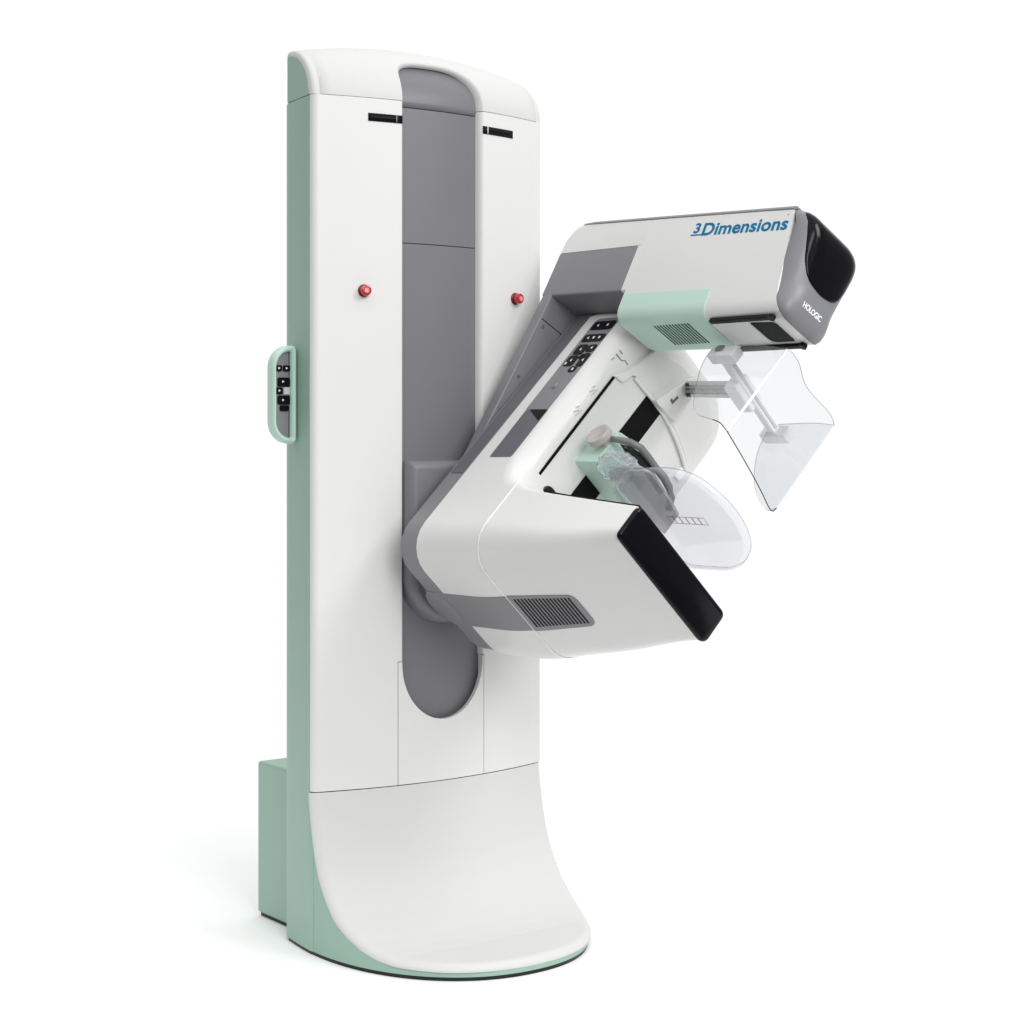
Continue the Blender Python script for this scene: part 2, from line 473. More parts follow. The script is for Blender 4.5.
for k in range(NR):
    for a in range(n1-1): Fc.append((k*n1+a, k*n1+a+1, (k+1)*n1+a+1, (k+1)*n1+a))
V = [Vector((p.x, p.y, min(p.z, .392))) for p in V]
ft = obj('foot_cover', V, Fc, M['white_foot'], mach, smooth=60); flip_to(ft, (0, -.4, 1))
# mint skirt of the foot, its top edge just inside the rolled rim
ZB = []
for k in range(400):
    y1 = -.0001-.4369*(k/399)**1.6; h1 = (hz(min(-.0001, y1+.002))-hz(y1-.002))/.004
    l = sqrt(1+h1*h1); ZB.append((y1+.017*h1/l, hz(y1)-.017/l))
def zb(y):
    if y >= ZB[0][0]: return .388
    for (y0, z0), (y1, z1) in zip(ZB, ZB[1:]):
        if y0 >= y >= y1: return z0+(z1-z0)*(y-y0)/(y1-y0) if y0 > y1 else z1
    return ZB[-1][1]
V, Fc = [], []
for i, psi in enumerate(PS):
    e = E(psi, -.0015); zt = min(.388, zb(min(0, e.y))+.0015)
    for k in range(7): V.append((e.x, min(e.y, .0140), .009+(zt-.009)*k/6))
for i in range(NP):
    for k in range(6): Fc.append((i*7+k, (i+1)*7+k, (i+1)*7+k+1, i*7+k+1))
# closing strips beside the column corner
for s in (-1, 1):
    b = len(V); V += [(s*(.3478 if s < 0 else .3478*.99), -.0004, .009), (s*(.3478 if s < 0 else .3478*.99), -.0004, zb(0)+.003), (s*.350, .0145, .009), (s*.350, .0145, min(.392, zb(.0145)+.004))]; Fc.append((b, b+1, b+3, b+2))
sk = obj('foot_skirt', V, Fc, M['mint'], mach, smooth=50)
if sum(p.normal.dot(Vector((p.center.x, p.center.y-.05, 0))) for p in sk.data.polygons) < 0: sk.data.flip_normals()
# dark plinth strip on the floor
ring = [E(p, -.003) for p in PS]
ring = [Vector((p.x, p.y)) for p in ring]+[Vector((side_x(y)-.004, y)) for y in SY[1:]]+[Vector((.296, .185)), Vector((-.296, .185))]+[Vector((-side_x(y)+.004, y)) for y in reversed(SY[1:])]
V, Fc = loft([[Vector((p.x, p.y, z)) for p in ring] for z in (.0, .0095)])
obj('plinth_strip', V, Fc, M['rubber'], mach)

# power box behind the column
o = obj('rear_box', *box(Wd, -.281, .281, .194, .402, .010, .405), M['mint'], mach); bevel(o, .008, 4)
o = obj('box_plinth', *box(Wd, -.272, .272, .196, .398, .0, .0105), M['rubber'], o)

# D-shaped control panel on the side of the column
def dshape(x0, x1, z0, z1, rl, rr): return rrect(x0, x1, z0, z1, (rl, rr, rr, rl), 10)
Yp = .085
outer = dshape(-.414, -.346, 1.236, 1.477, .054, .012)
inner = dshape(-.403, -.361, 1.251, 1.462, .040, .003)
nO = len(outer)
rings = [[Vector((x, Yp+.022, z)) for x, z in outer], [Vector((x, Yp+.004, z)) for x, z in outer]]
mid = lambda t: [Vector((o[0]*(1-t)+i_[0]*t, 0, o[1]*(1-t)+i_[1]*t)) for o, i_ in zip(outer, inner)]
for t, dy in ((.15, -.004), (.4, -.007), (.75, -.006), (1., -.001), (1., .010)):
    rings.append([Vector((p.x, Yp+dy, p.z)) for p in mid(t)])
V, Fc = loft(rings)
sp = obj('side_control_panel', V, Fc, M['mint_l'], mach, smooth=40)
pl = obj('keypad_plate', *prism([(x, z) for x, z in dshape(-.4025, -.3615, 1.2515, 1.4615, .040, .003)], lambda x, z: Vector((x, Yp+.0055, z)), lambda x, z: Vector((x, Yp+.012, z))), M['keypad'], sp)
for (x0, x1, z0, z1) in ((-.400, -.384, 1.413, 1.428), (-.381, -.362, 1.413, 1.428), (-.396, -.362, 1.376, 1.398), (-.400, -.382, 1.357, 1.374), (-.396, -.362, 1.332, 1.354), (-.390, -.366, 1.316, 1.330)):
    b = obj('key', *prism(rrect(x0, x1, z0, z1, .004, 3), lambda x, z: Vector((x, Yp+.0025, z)), lambda x, z: Vector((x, Yp+.006, z))), M['black'], pl)
    cx_, cz_ = (x0+x1)/2, (z0+z1)/2
for (cx_, cz_) in ((-.371, 1.421), (-.392, 1.421), (-.381, 1.388), (-.391, 1.366), (-.381, 1.343)):
    obj('key_symbol', *prism([(cx_-.003, cz_-.003), (cx_+.003, cz_), (cx_-.003, cz_+.003)], lambda x, z: Vector((x, Yp+.0018, z)), lambda x, z: Vector((x, Yp+.003, z))), M['inkw'], pl)
obj('label_plate', *box(Wd, -.379, -.363, Yp+.003, Yp+.006, 1.357, 1.374), M['alu'], pl)

def inset(P, d):
    n = len(P); out = []
    for i in range(n):
        a = Vector(P[i-1]); p = Vector(P[i]); b = Vector(P[(i+1) % n])
        t = ((p-a).normalized()+(b-p).normalized()).normalized()
        out.append(tuple(p+Vector((-t.y, t.x))*d))
    return out

# ------------------------------------------------------------------ carriage in the channel
def sec(d):
    r = .1165-d
    P = [(r*cos(pi+pi*k/24)-.001, .905+r*sin(pi+pi*k/24)) for k in range(25)]
    return P+[(r-.001, 1.194-d-.006), (r-.003, 1.194-d-.002), (r-.007, 1.194-d), (-r+.005, 1.194-d), (-r+.001, 1.194-d-.002), (-r-.001, 1.194-d-.006)]
rings = [[Vector((x, y, z)) for x, z in sec(d)] for d, y in ((0, -.005), (0, -.058), (.002, -.066), (.006, -.074), (.012, -.080), (.020, -.083))]
V, Fc = loft(rings)
cr = obj('lift_carriage', V, Fc, M['grey'], mach, smooth=45)
obj('pivot_boss', *cyl((0, -.06, .93), (0, -1, 0), [(0, .10), (.05, .10), (.06, .095)]), M['dgrey'], cr)

# ------------------------------------------------------------------ general rounded body, profile in (Y, b), width in a
def body(F, top, bot, AL, AR, K=6, Mm=14, warp=None):
    """top, bot: chains [(Y, b, radius)] of equal length; AL/AR: half widths as functions of Y"""
    n = len(top)
    def nrm(ch, sgn):
        out = []
        for i in range(n):
            a = Vector(ch[max(0, i-1)][:2]); b = Vector(ch[min(n-1, i+1)][:2]); t = (b-a).normalized()
            nn = Vector((t.y, -t.x))
            out.append(nn)
        return out
    nt = nrm(top, 1); nb = nrm(bot, 1)
    # inward: towards the other chain
    def fix(ns, ch, other):
        res = []
        for v, c, o in zip(ns, ch, other):
            d = Vector(o[:2])-Vector(c[:2]); res.append(v if v.dot(d) > 0 else -v)
        return res
    # normals point consistently: rear->front chain; top inward = right-hand side
    def consistent(ns, ch, inside):
        mid = ns[0]; s = 1 if mid.dot(inside) > 0 else -1
        return [v*s for v in ns]
    nt = consistent(nt, top, Vector((0, -1))); nb = consistent(nb, bot, Vector((0, 1)))
    for ns in (nt, nb):                         # the open ends keep their depth
        for i in (0, n-1):
            s = 1 if ns[i].y > 0 else -1; ns[i] = Vector((0, s))
    rings = []                                  # from left face to right face: (sign, tau)
    steps = [(-1, -1)]+[(-1, k/K*pi/2) for k in range(K+1)]
    steps += [('m', j/Mm) for j in range(1, Mm)]
    steps += [(1, (K-k)/K*pi/2) for k in range(K+1)]+[(1, -1)]
    for st in steps:
        R = []
        for ch, ns, rev in ((top, nt, False), (bot, nb, True)):
            pts = []
            for (Y, b, r), nn in zip(ch, ns):
                aL, aR = -AL(Y), AR(Y)
                if st[0] == 'm':
                    p = Vector((Y, b)); a = (aL+r)*(1-st[1])+(aR-r)*st[1]
                else:
                    tau = max(0, st[1]); ins = r*(1-sin(tau))+(.0015 if st[1] < 0 else 0); p = Vector((Y, b))+nn*ins
                    dx = r*(1-cos(tau)); a = (aL+dx) if st[0] < 0 else (aR-dx)
                if warp: a, p = warp(a, p)
                pts.append(F(a, p.x, p.y))
            R += pts[::-1] if rev else pts
        rings.append(R)
    N = 2*n
    V = [p for r in rings for p in r]; Fc = []
    for i in range(len(rings)-1):
        for j in range(N):
            k = (j+1) % N; Fc.append((i*N+j, i*N+k, (i+1)*N+k, (i+1)*N+j))
    for i in (0, len(rings)-1):
        for j in range(n-1):
            a, b2 = j, j+1; c, d = N-2-j, N-1-j
            Fc.append((i*N+a, i*N+b2, i*N+c, i*N+d))
    return V, Fc

# ------------------------------------------------------------------ detector arm (45 degrees)
def topwarp(a, p):
    lim = .772-.0*a
    if a < -.08: lim = .772-.066*((-.08-a)/.12)**1.5
    if a > .13: lim = .772-.115*((a-.13)/.11)**1.7
    if p.y > .62:
        f = (p.y-.62)/(.772-.62); p = Vector((p.x, .62+f*(lim-.62)))
    return a, p
ta = [(-.207, .760, .02), (-.215, .770, .025), (-.25, .772, .03), (-.30, .772, .035), (-.34, .770, .045), (-.366, .758, .046), (-.380, .735, .044), (-.387, .70, .05), (-.390, .62, .05), (-.390, .50, .05), (-.390, .40, .05), (-.390, .30, .05), (-.3905, .24, .05), (-.392, .200, .05), (-.397, .172, .048), (-.409, .149, .044), (-.427, .132, .040), (-.4455, .122, .034)]
nb_ = len(ta)
def bchain(Y0, Y1, n, f, r): return [(Y0+(Y1-Y0)*k/(n-1), f(Y0+(Y1-Y0)*k/(n-1)), r(Y0+(Y1-Y0)*k/(n-1))) for k in range(n)]
UB = [(-.1, -.116), (-.36, -.112), (-.42, -.105), (-.48, -.095), (-.54, -.083), (-.62, -.069), (-.69, -.054), (-.78, -.028), (-.862, -.002)]
def ub(Y):
    for (y0, b0), (y1, b1) in zip(UB, UB[1:]):
        if y0 >= Y >= y1: return b0+(b1-b0)*(Y-y0)/(y1-y0)
    return UB[-1][1] if Y < -.8 else UB[0][1]
_uy = [-.1-.005*k for k in range(156)]; _ub = [ub(y) for y in _uy]
for _ in range(30): _ub = [_ub[0]]+[(_ub[i-1]+2*_ub[i]+_ub[i+1])/4 for i in range(1, len(_ub)-1)]+[_ub[-1]]
def ub(Y):
    k = max(0, min(154.99, (-.1-Y)/.005)); i = int(k); return _ub[i]*(1-k+i)+_ub[i+1]*(k-i)
rb = lambda Y: .085 if Y > -.46 else .085-.06*((-.46-Y)/.405)
AL = lambda Y: .2 if Y > -.46 else .2-.032*((-.46-Y)/.405)
AR = lambda Y: .236 if Y > -.40 else .236-.054*min(1, (-.40-Y)/.40)
ARa = AR
arm = obj('arm_body', *body(D, ta, [(Y, ub(Y), rb(Y)) for Y in (-.207, -.215, -.235, -.255, -.27, -.28, -.29, -.298, -.306, -.313, -.32, -.326, -.332, -.338, -.352, -.378, -.41, -.4455)], AL, AR, warp=topwarp), M['white'], mach, smooth=60)
# detector housing in front of the seam
th = [(-.4475, .1212, .033), (-.465, .1135, .028), (-.49, .1055, .022), (-.51, .101, .017), (-.54, .0955, .012), (-.58, .0915, .008), (-.64, .089, .006), (-.70, .0875, .006), (-.76, .0865, .006), (-.81, .0855, .006), (-.862, .0845, .006)]
hs = obj('detector_housing', *body(D, th, bchain(-.4475, -.862, len(th), ub, rb), AL, AR), M['white'], mach, smooth=60)
# white ridge painted in as the highlight along the seam
tm = []
for k in range(0, 41):
    pass
def section_pts(Y, off, n=10):
    """outline of the arm at depth Y from the left side top down round the underside: (a, b)"""
    r = rb(Y); P = [(-AL(Y)-off, .135), (-AL(Y)-off, .06)]
    b0 = ub(Y)
    for k in range(n+1):
        t = pi+k/n*pi/2; P.append((-AL(Y)+r+(r+off)*cos(t), b0+r+(r+off)*sin(t)))
    for k in range(1, 9): P.append((-AL(Y)+r+(AR(Y)+AL(Y)-2*r)*k/8, b0-off))
    for k in range(n+1):
        t = 1.5*pi+k/n*pi/2; P.append((AR(Y)-r+(r+off)*cos(t), b0+r+(r+off)*sin(t)))
    return P
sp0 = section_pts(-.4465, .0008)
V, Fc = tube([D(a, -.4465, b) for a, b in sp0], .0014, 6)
obj('seam_highlight', V, Fc, M['bright'], hs)
# black breast support plate
pl2 = rrect(-.168, .183, -.004, .087, (.012, .020, .016, .018), 6)
rings = [[D(a, -.8632, b) for a, b in pl2], [D(a, -.8685, b) for a, b in pl2], [D(a, -.8722, b) for a, b in inset(pl2, .003)], [D(a, -.8735, b) for a, b in inset(pl2, .008)]]
V, Fc = loft(rings)
bp = obj('breast_support', V, Fc, M['gloss'], mach, smooth=40)
rings = []
for Y, zt in ((-.545, .0948), (-.58, .0915), (-.64, .089), (-.70, .0875), (-.76, .0865), (-.81, .0855), (-.8628, .0845)):
    rings.append([D(a, Y, b) for a, b in ((-AL(Y)+.004, zt+.0003), (AR(Y)-.004, zt+.0003), (AR(Y)-.004, zt+.004), (-AL(Y)+.004, zt+.004))])
V, Fc = loft(rings)
obj('support_top', V, Fc, M['carbon'], bp)

# grey frame behind the white arm body
tf = [(-.138, .700, .012), (-.146, .708, .012), (-.16, .710, .012), (-.18, .710, .012), (-.195, .708, .012), (-.2065, .705, .012)]
bf = bchain(-.138, -.2065, 6, lambda Y: -.114+.0*Y, lambda Y: .083)
af = obj('arm_frame', *body(D, tf, bf, lambda Y: .197+.0*Y, lambda Y: .226), M['grey_arm'], mach, smooth=38)
obj('frame_groove', *box(D, -.1985, -.19, -.196, -.146, .135, .700), M['dgrey'], af)

# grey stripe with cooling vent along the underside
def stripe(Y0, Y1, a0, a1, n=14, lift=.0015, thick=.01):
    rings = []
    for k in range(n+1):
        Y = Y0+(Y1-Y0)*k/n
        f = lambda s: (a0(Y)+(a1(Y)-a0(Y))*s)
        R = [D(f(s), Y, ub(Y)-lift) for s in (0, .25, .5, .75, 1)]+[D(f(s), Y, ub(Y)+thick) for s in (1, 0)]
        rings.append(R)
    return loft(rings)
VE = -.648
def endr(Y):
    u = max(0, min(1, 1-(Y-VE)/.022)); return .020*(1-sqrt(max(0, 1-u*u)))
a0f = lambda Y: -.040+.014*max(0, min(1, (-.46-Y)/.17))+endr(Y)
a1f = lambda Y: .080-.004*max(0, min(1, (-.50-Y)/.17))-endr(Y)
st1 = obj('underside_strip', *stripe(-.132, -.4455, a0f, a1f), M['grey_arm'], mach, smooth=40); bevel(st1, .003)
# rounded pivot cover at the rear end
V, Fc = [], []
rings = []
for k in range(8):
    t = k/7*pi/2; s = cos(t)
    rings.append([D(.020+.059*s*cos(q*2*pi/32), -.150+.050*s*sin(q*2*pi/32), -.1165-.003*sin(t)) for q in range(32)])
V, Fc = loft(rings); obj('pivot_cover', V, Fc, M['grey_arm'], st1, smooth=60)
vfr = obj('vent_frame', *stripe(-.4485, VE, a0f, a1f, 48, .002), M['grey_arm'], mach, smooth=40); pass
slots = []
ns = 16
for k in range(ns):
    Y = -.467-.162*k/(ns-1)
    aa, bb = -.030+.012*k/(ns-1), .066
    h = .0028
    R = []
    V1 = [D(aa, Y-h, ub(Y-h)-.0026), D(bb, Y-h, ub(Y-h)-.0026), D(bb, Y+h, ub(Y+h)-.0026), D(aa, Y+h, ub(Y+h)-.0026)]
    V2 = [p+D.e2*.004 for p in V1]
    slots.append((V1+V2, [(0, 1, 2, 3), (4, 7, 6, 5), (0, 4, 5, 1), (1, 5, 6, 2), (2, 6, 7, 3), (3, 7, 4, 0)]))
obj('vent_slots', *merge(*slots), M['slot'], vfr, smooth=0)

# ------------------------------------------------------------------ control strip on the side of the arm
XA = -.2
def side_prism(pts, d0, d1): return prism(pts, lambda Y, b: D(XA-d0, Y, b), lambda Y, b: D(XA-d1, Y, b))
cs = obj('arm_control_panel', *side_prism(round_poly([(-.252, .351), (-.340, .351), (-.3385, .668), (-.326, .678), (-.245, .678)], [.002, .002, .004, .01, .02]), .0012, -.004), M['grey_arm'], mach)
hd = obj('hand_recess', *side_prism(round_poly([(-.258, .188), (-.343, .190), (-.341, .349), (-.254, .349)], [.006, .006, .001, .001]), .0010, -.004), M['dgrey'], cs)
obj('recess_painted_shadow', *merge(side_prism([(-.340, .349), (-.339, .310), (-.268, .350)], .0016, .0005)), M['black'], hd)  # black patch painted as the shadow in the hand recess
keys = [(-.253, -.337, .634, .665), (-.256, -.337, .590, .617), (-.262, -.300, .544, .580), (-.304, -.337, .552, .578), (-.260, -.297, .503, .540), (-.300, -.320, .526, .545), (-.312, -.338, .500, .547), (-.298, -.325, .480, .500)]
for (y0, y1, b0, b1) in keys:
    k_ = obj('key', *side_prism(rrect(y1, y0, b0, b1, .008, 4), .0030, .0005), M['black'], cs)
for (y, b) in ((-.275, .650), (-.312, .650), (-.275, .604), (-.296, .604), (-.318, .604), (-.282, .562), (-.322, .566), (-.278, .523), (-.325, .522), (-.312, .490), (-.266, .512)):
    obj('key_symbol', *side_prism(random.choice(([(y-.004, b-.005), (y+.003, b-.001), (y-.002, b+.005)], rrect(y-.004, y+.002, b-.004, b+.004, .001, 2))), .0036, .0029), M['inkw'], cs)
obj('screw', *cyl(D(XA-.001, -.293, .433), -D.e1, [(0, .010), (.002, .010), (.003, .008)], 20), M['metal'], cs)

# ------------------------------------------------------------------ front face of the detector arm
YF = -.390
def fprism(pts, y0, y1): return prism(pts, lambda a, b: D(a, y0, b), lambda a, b: D(a, y1, b))
ff = obj('compression_slot', *fprism([(-.034, .115), (.029, .115), (.029, .575), (-.034, .575)], YF-.0012, YF+.004), M['carbon'], mach)
obj('cover_gap', *fprism(round_poly([(-.1415, .188), (-.1340, .190), (-.1375, .523), (-.1445, .523)], .002), YF-.0032, YF+.004), M['black'], mach)
# upper fixed cover, its lower edge runs in a shallow arc across the slot
top_arc = [(-.144, .524), (-.128, .526), (-.113, .530), (-.108, .548), (-.104, .565), (-.095, .572), (-.066, .573), (-.02, .575), (.03, .574), (.07, .569), (.11, .560), (.15, .546), (.185, .530)]
pts = top_arc+[(.190, .60), (.186, .66), (.12, .70), (.0, .705), (-.10, .67), (-.112, .60), (-.125, .56)]
uc = obj('upper_cover', *fprism(pts, YF-.010, YF+.002), M['white'], mach); bevel(uc, .007, 4)
# ridge along the arc
rp_ = [D(a, YF-.006, b-.004) for a, b in top_arc[5:]]
obj('cover_edge', *tube(rp_, .0055, 10), M['white2'], uc, smooth=60)
# lower right corner cover
lc = obj('corner_cover', *fprism(round_poly([(.13, .19), (.19, .19), (.192, .50), (.180, .518), (.140, .46)], .01), YF-.005, YF+.002), M['white2'], mach); bevel(lc, .004, 3)
obj('corner_clip', *fprism(rrect(.165, .186, .485, .515, .003, 3), YF-.014, YF), M['bright'], lc)
# rail socket with latch
so = obj('rail_socket', *fprism(round_poly([(-.020, .562), (.064, .574), (.084, .690), (.028, .704)], [.012, .012, .006, .006]), YF-.026, YF-.005), M['white'], mach); bevel(so, .006, 4)
obj('latch_slot', *fprism([(a_-.008, b_-.030) for a_, b_ in [(.020, .628), (.033, .626), (.036, .652), (.030, .653), (.028, .634), (.021, .636)]], YF-.0268, YF-.02), M['dgrey'], so)
# embossed marks on the cover
mk = []
def stroke(a0, b0, a1, b1, w=.0016, y=YF-.0105):
    d = Vector((a1-a0, b1-b0)); nn = Vector((-d.y, d.x)).normalized()*w
    return fprism([(a0+nn.x, b0+nn.y), (a1+nn.x, b1+nn.y), (a1-nn.x, b1-nn.y), (a0-nn.x, b0-nn.y)], y-.0004, y+.001)
S = [stroke(-.175, .570, -.152, .570, .0012, YF-.0004), stroke(-.152, .570, -.144, .578, .0012, YF-.0004), stroke(-.144, .578, -.130, .577, .0014, YF-.0004), stroke(-.174, .584, -.161, .584, .0008, YF-.0004), stroke(-.176, .549, -.172, .560, .0008, YF-.0004)]
obj('embossed_mark', *merge(*S), M['mark'], arm, smooth=0)
for bb in (.445, .375):
    S = [stroke(-.168, bb, -.160, bb+.014, .0009, YF-.0003), stroke(-.158, bb-.004, -.154, bb+.020, .0009, YF-.0003), stroke(-.170, bb+.014, -.166, bb+.022, .0009, YF-.0003)]
    obj('scale_mark', *merge(*S), M['mark2'], arm, smooth=0)
# finger hole where the front face meets the detector
V, Fc = [], []
rings = []
for k in range(6):
    t = k/5*pi/2; s = cos(t)
    rings.append([D(-.080+(.029*s*cos(q*2*pi/28)), -.3955-.0035*sin(t), .180+(.017-.007*cos(q*2*pi/28))*s*sin(q*2*pi/28)+.005*s*cos(q*2*pi/28)) for q in range(28)])
V, Fc = loft(rings); obj('finger_hole', V, Fc, M['rubber'], arm, smooth=60)

# ------------------------------------------------------------------ compression drive, paddle and bracket
cd = obj('compression_drive', *fprism(round_poly([(-.082, .292), (.066, .292), (.066, .40), (.02, .425), (-.082, .395)], [.004, .004, .015, .02, .012]), -.470, -.386), M['mint_l'], mach); bevel(cd, .005, 3)
kc = D(-.098, -.458, .350)
kb = obj('hand_knob', *cyl(kc, -D.e1, [(-.020, .011), (.0, .011), (.002, .029), (.005, .0322), (.017, .0322), (.021, .030), (.0215, .024), (.0195, .020)], 36), M['knob'], cd, smooth=40)
hp = [D(-.088, -.475, .362), D(-.083, -.50, .363), D(-.070, -.52, .370), D(-.048, -.54, .372), D(-.010, -.54, .373), D(.019, -.54, .371), D(.045, -.55, .367), D(.068, -.56, .356), D(.082, -.575, .335), D(.085, -.59, .300)]
hb = obj('paddle_handle', *tube(hp, [.007, .008, .0085, .009, .009, .0095, .0105, .010, .009, .008], 12), M['handle'], mach, smooth=60)
# dark gap plate under the handle
V = [D(-.098, -.54, .335), D(-.076, -.54, .352), D(-.043, -.54, .362), D(.002, -.54, .364), D(.030, -.54, .358), D(.068, -.56, .340), D(.060, -.56, .326), D(.020, -.54, .338), D(-.017, -.54, .342), D(-.049, -.54, .334), D(-.075, -.54, .333)]
o = obj('handle_web', V, [(0, 1, 10), (1, 2, 9, 10), (2, 3, 8, 9), (3, 4, 7, 8), (4, 5, 6, 7)], M['rubber'], hb); solidify(o, .004)
# paddle bracket: sloping plate from the drive to the paddle
br = [D(-.088, -.500, .325), D(-.11, -.640, .245), D(.015, -.700, .243), D(.074, -.640, .212), D(.050, -.470, .305)]
V = [D(-.055, -.510, .305), D(-.108, -.680, .258), D(-.085, -.705, .260), D(.0, -.700, .258), D(.050, -.690, .257), D(.118, -.590, .257), D(.060, -.560, .262), D(.0, -.500, .285)]
o = obj('paddle_bracket', V, [(0, 1, 2, 3), (0, 3, 6, 7), (3, 4, 5, 6)], M['bracket'], mach); solidify(o, .008, bevel=.002)
pbk = o
# crinkled clear plastic mount between knob and bracket
bmm = bmesh.new(); bmesh.ops.create_icosphere(bmm, subdivisions=4, radius=1)
from mathutils import noise
for v in bmm.verts:
    p = v.co.copy(); k = 1+.20*noise.noise(p*2.2)+.16*abs(noise.noise(p*4.5+Vector((3, 1, 2))))+.16*(abs(noise.noise(p*9))-.2)+.07*noise.noise(p*19)
    q = Vector((p.x*.040*k, p.y*.055*k, p.z*.034*k))
    v.co = D(-.070+q.x, -.545+q.y, .288+q.z)
me = bpy.data.meshes.new('clear_mount'); bmm.to_mesh(me); bmm.free()
me.materials.append(M['bag'])
for p in me.polygons: p.use_smooth = True
cm = bpy.data.objects.new('clear_mount', me); col.objects.link(cm); cm.parent = mach

def chaikin(P, n=3):
    P = [Vector(p) for p in P]
    for _ in range(n):
        Q = [P[0]]
        for a, b in zip(P, P[1:]): Q += [a*.75+b*.25, a*.25+b*.75]
        P = Q+[P[-1]]
    return [tuple(p) for p in P]
def sheet(name, V, Fc, m, parent, t, edge, smooth=30):
    o = obj(name, V, Fc, m, parent, smooth=smooth, mats=[m, edge])
    s = o.modifiers.new('shell', 'SOLIDIFY'); s.thickness = t; s.offset = 0; s.material_offset_rim = 1; s.use_even_offset = True
    return o
# clear compression paddle: a shallow tray
BP = .197
out = round_poly([(-.145, -.70), (-.152, -.86), (-.13, -.925), (-.06, -.962), (.02, -.962), (.095, -.927), (.150, -.863), (.174, -.80), (.178, -.665), (.12, -.60), (-.08, -.60)], [.03, .05, .035, .045, .045, .035, .022, .018, .02, .03, .03], 5)
ins = [tuple(Vector(p)+(Vector((.01, -.78))-Vector(p)).normalized()*.010) for p in out]
n_ = len(out)
V = [D(a, Y, BP) for a, Y in ins]+[D(a, Y, BP+.006) for a, Y in out]+[D(a*1.0, Y*1.0, BP+.016) for a, Y in out]
Fc = [tuple(range(n_))]+[(i, (i+1) % n_, n_+(i+1) % n_, n_+i) for i in range(n_)]
hf = [i for i in range(n_) if out[i][1] < -.62 or True]
Fc += [(n_+i, n_+(i+1) % n_, 2*n_+(i+1) % n_, 2*n_+i) for i in range(n_)]
pd = sheet('compression_paddle', V, Fc, M['clearp'], mach, .0025, M['edge'])
# row of red position squares printed on the paddle
S = []
for k in range(6):
    Yc = -.752-.0205*k
    for (a0, y0, a1, y1) in ((-.011, Yc+.009, .011, Yc+.009), (.011, Yc+.009, .011, Yc-.009), (.011, Yc-.009, -.011, Yc-.009), (-.011, Yc-.009, -.011, Yc+.009)):
        d = Vector((a1-a0, y1-y0)).normalized()*.0008; w = Vector((-d.y, d.x))
        Q = [(a0-d.x+w.x, y0-d.y+w.y), (a1+d.x+w.x, y1+d.y+w.y), (a1+d.x-w.x, y1+d.y-w.y), (a0-d.x-w.x, y0-d.y-w.y)]
        S.append(([D(a, Y, BP-.0022) for a, Y in Q], [(0, 1, 2, 3)]))
obj('position_marks', *merge(*S), M['inkr'], pd, smooth=0)

# ------------------------------------------------------------------ face shield on its rail
rs, re_ = D(.043, -.405, .669), D(-.012, -.675, .600)
rs, re_ = D(.040, -.405, .666), D(-.018, -.665, .597)
dr = (re_-rs).normalized(); nx_ = D.e1; 
def bar(p0, p1, w, h, wdir):
    t = (p1-p0).normalized(); x = (wdir-t*wdir.dot(t)).normalized(); y = t.cross(x)
    V = [p+x*sx*w/2+y*sy*h/2 for p in (p0, p1) for sx, sy in ((-1, -1), (1, -1), (1, 1), (-1, 1))]
    return V, [(0, 1, 2, 3), (4, 7, 6, 5), (0, 4, 5, 1), (1, 5, 6, 2), (2, 6, 7, 3), (3, 7, 4, 0)]
Zup = Vector((0, 0, 1))
rail = obj('shield_rail', *merge(bar(rs, re_, .020, .014, Zup), bar(rs+Zup*.015, re_+Zup*.015, .012, .018, Zup), bar(rs-Zup*.015, re_-Zup*.015, .010, .020, Zup)), M['white2'], mach); bevel(rail, .002)
off = dr.cross(Zup).normalized(); off = off if off.dot(Vector((-.56, -.82, 0))) > 0 else -off
obj('metal_runner', *merge(bar(rs+off*.009+Zup*.0045, re_+off*.009+Zup*.0045, .006, .006, Zup), bar(rs+off*.009-Zup*.0055, re_+off*.009-Zup*.0055, .008, .006, Zup)), M['metal'], rail)
obj('rail_clamp', *merge(bar(rs+dr*.0, rs+dr*.03, .030, .022, Zup), bar(rs+dr*.02-Zup*.012, rs+dr*.045-Zup*.012, .014, .020, Zup)), M['rubber'], rail)
# clamp bar across the shield
c0, c1 = D(-.112, -.705, .603), D(.130, -.705, .596)
cb = obj('shield_clamp', *bar(c0, c1, .024, .022, D.e2), M['bright'], mach); bevel(cb, .005, 3)
obj('bar_channel', *bar(D(-.09, -.7165, .604), D(.11, -.7165, .598), .007, .004, D.e2), M['alu'], cb)
obj('clamp_block', *bar(D(-.048, -.690, .598), D(.036, -.690, .596), .052, .044, D.e2), M['bright'], cb); bevel(bpy.data.objects['clamp_block'], .007, 3)
for s, a, bz in ((-1, -.119, .020), (1, .133, .008)):
    o = obj('clamp_pad', *prism(rrect(-.748, -.664, .570, .606, .006, 4), lambda Y, b: D(a-.016, Y, b+bz), lambda Y, b: D(a+.013, Y, b+bz)), M['bright'], cb); bevel(o, .004, 3)
    if s < 0:
        obj('release_button', *prism(rrect(-.708, -.684, .584, .602, .004, 4), lambda Y, b: D(a-.019, Y, b+bz), lambda Y, b: D(a-.015, Y, b+bz)), M['mark'], o)
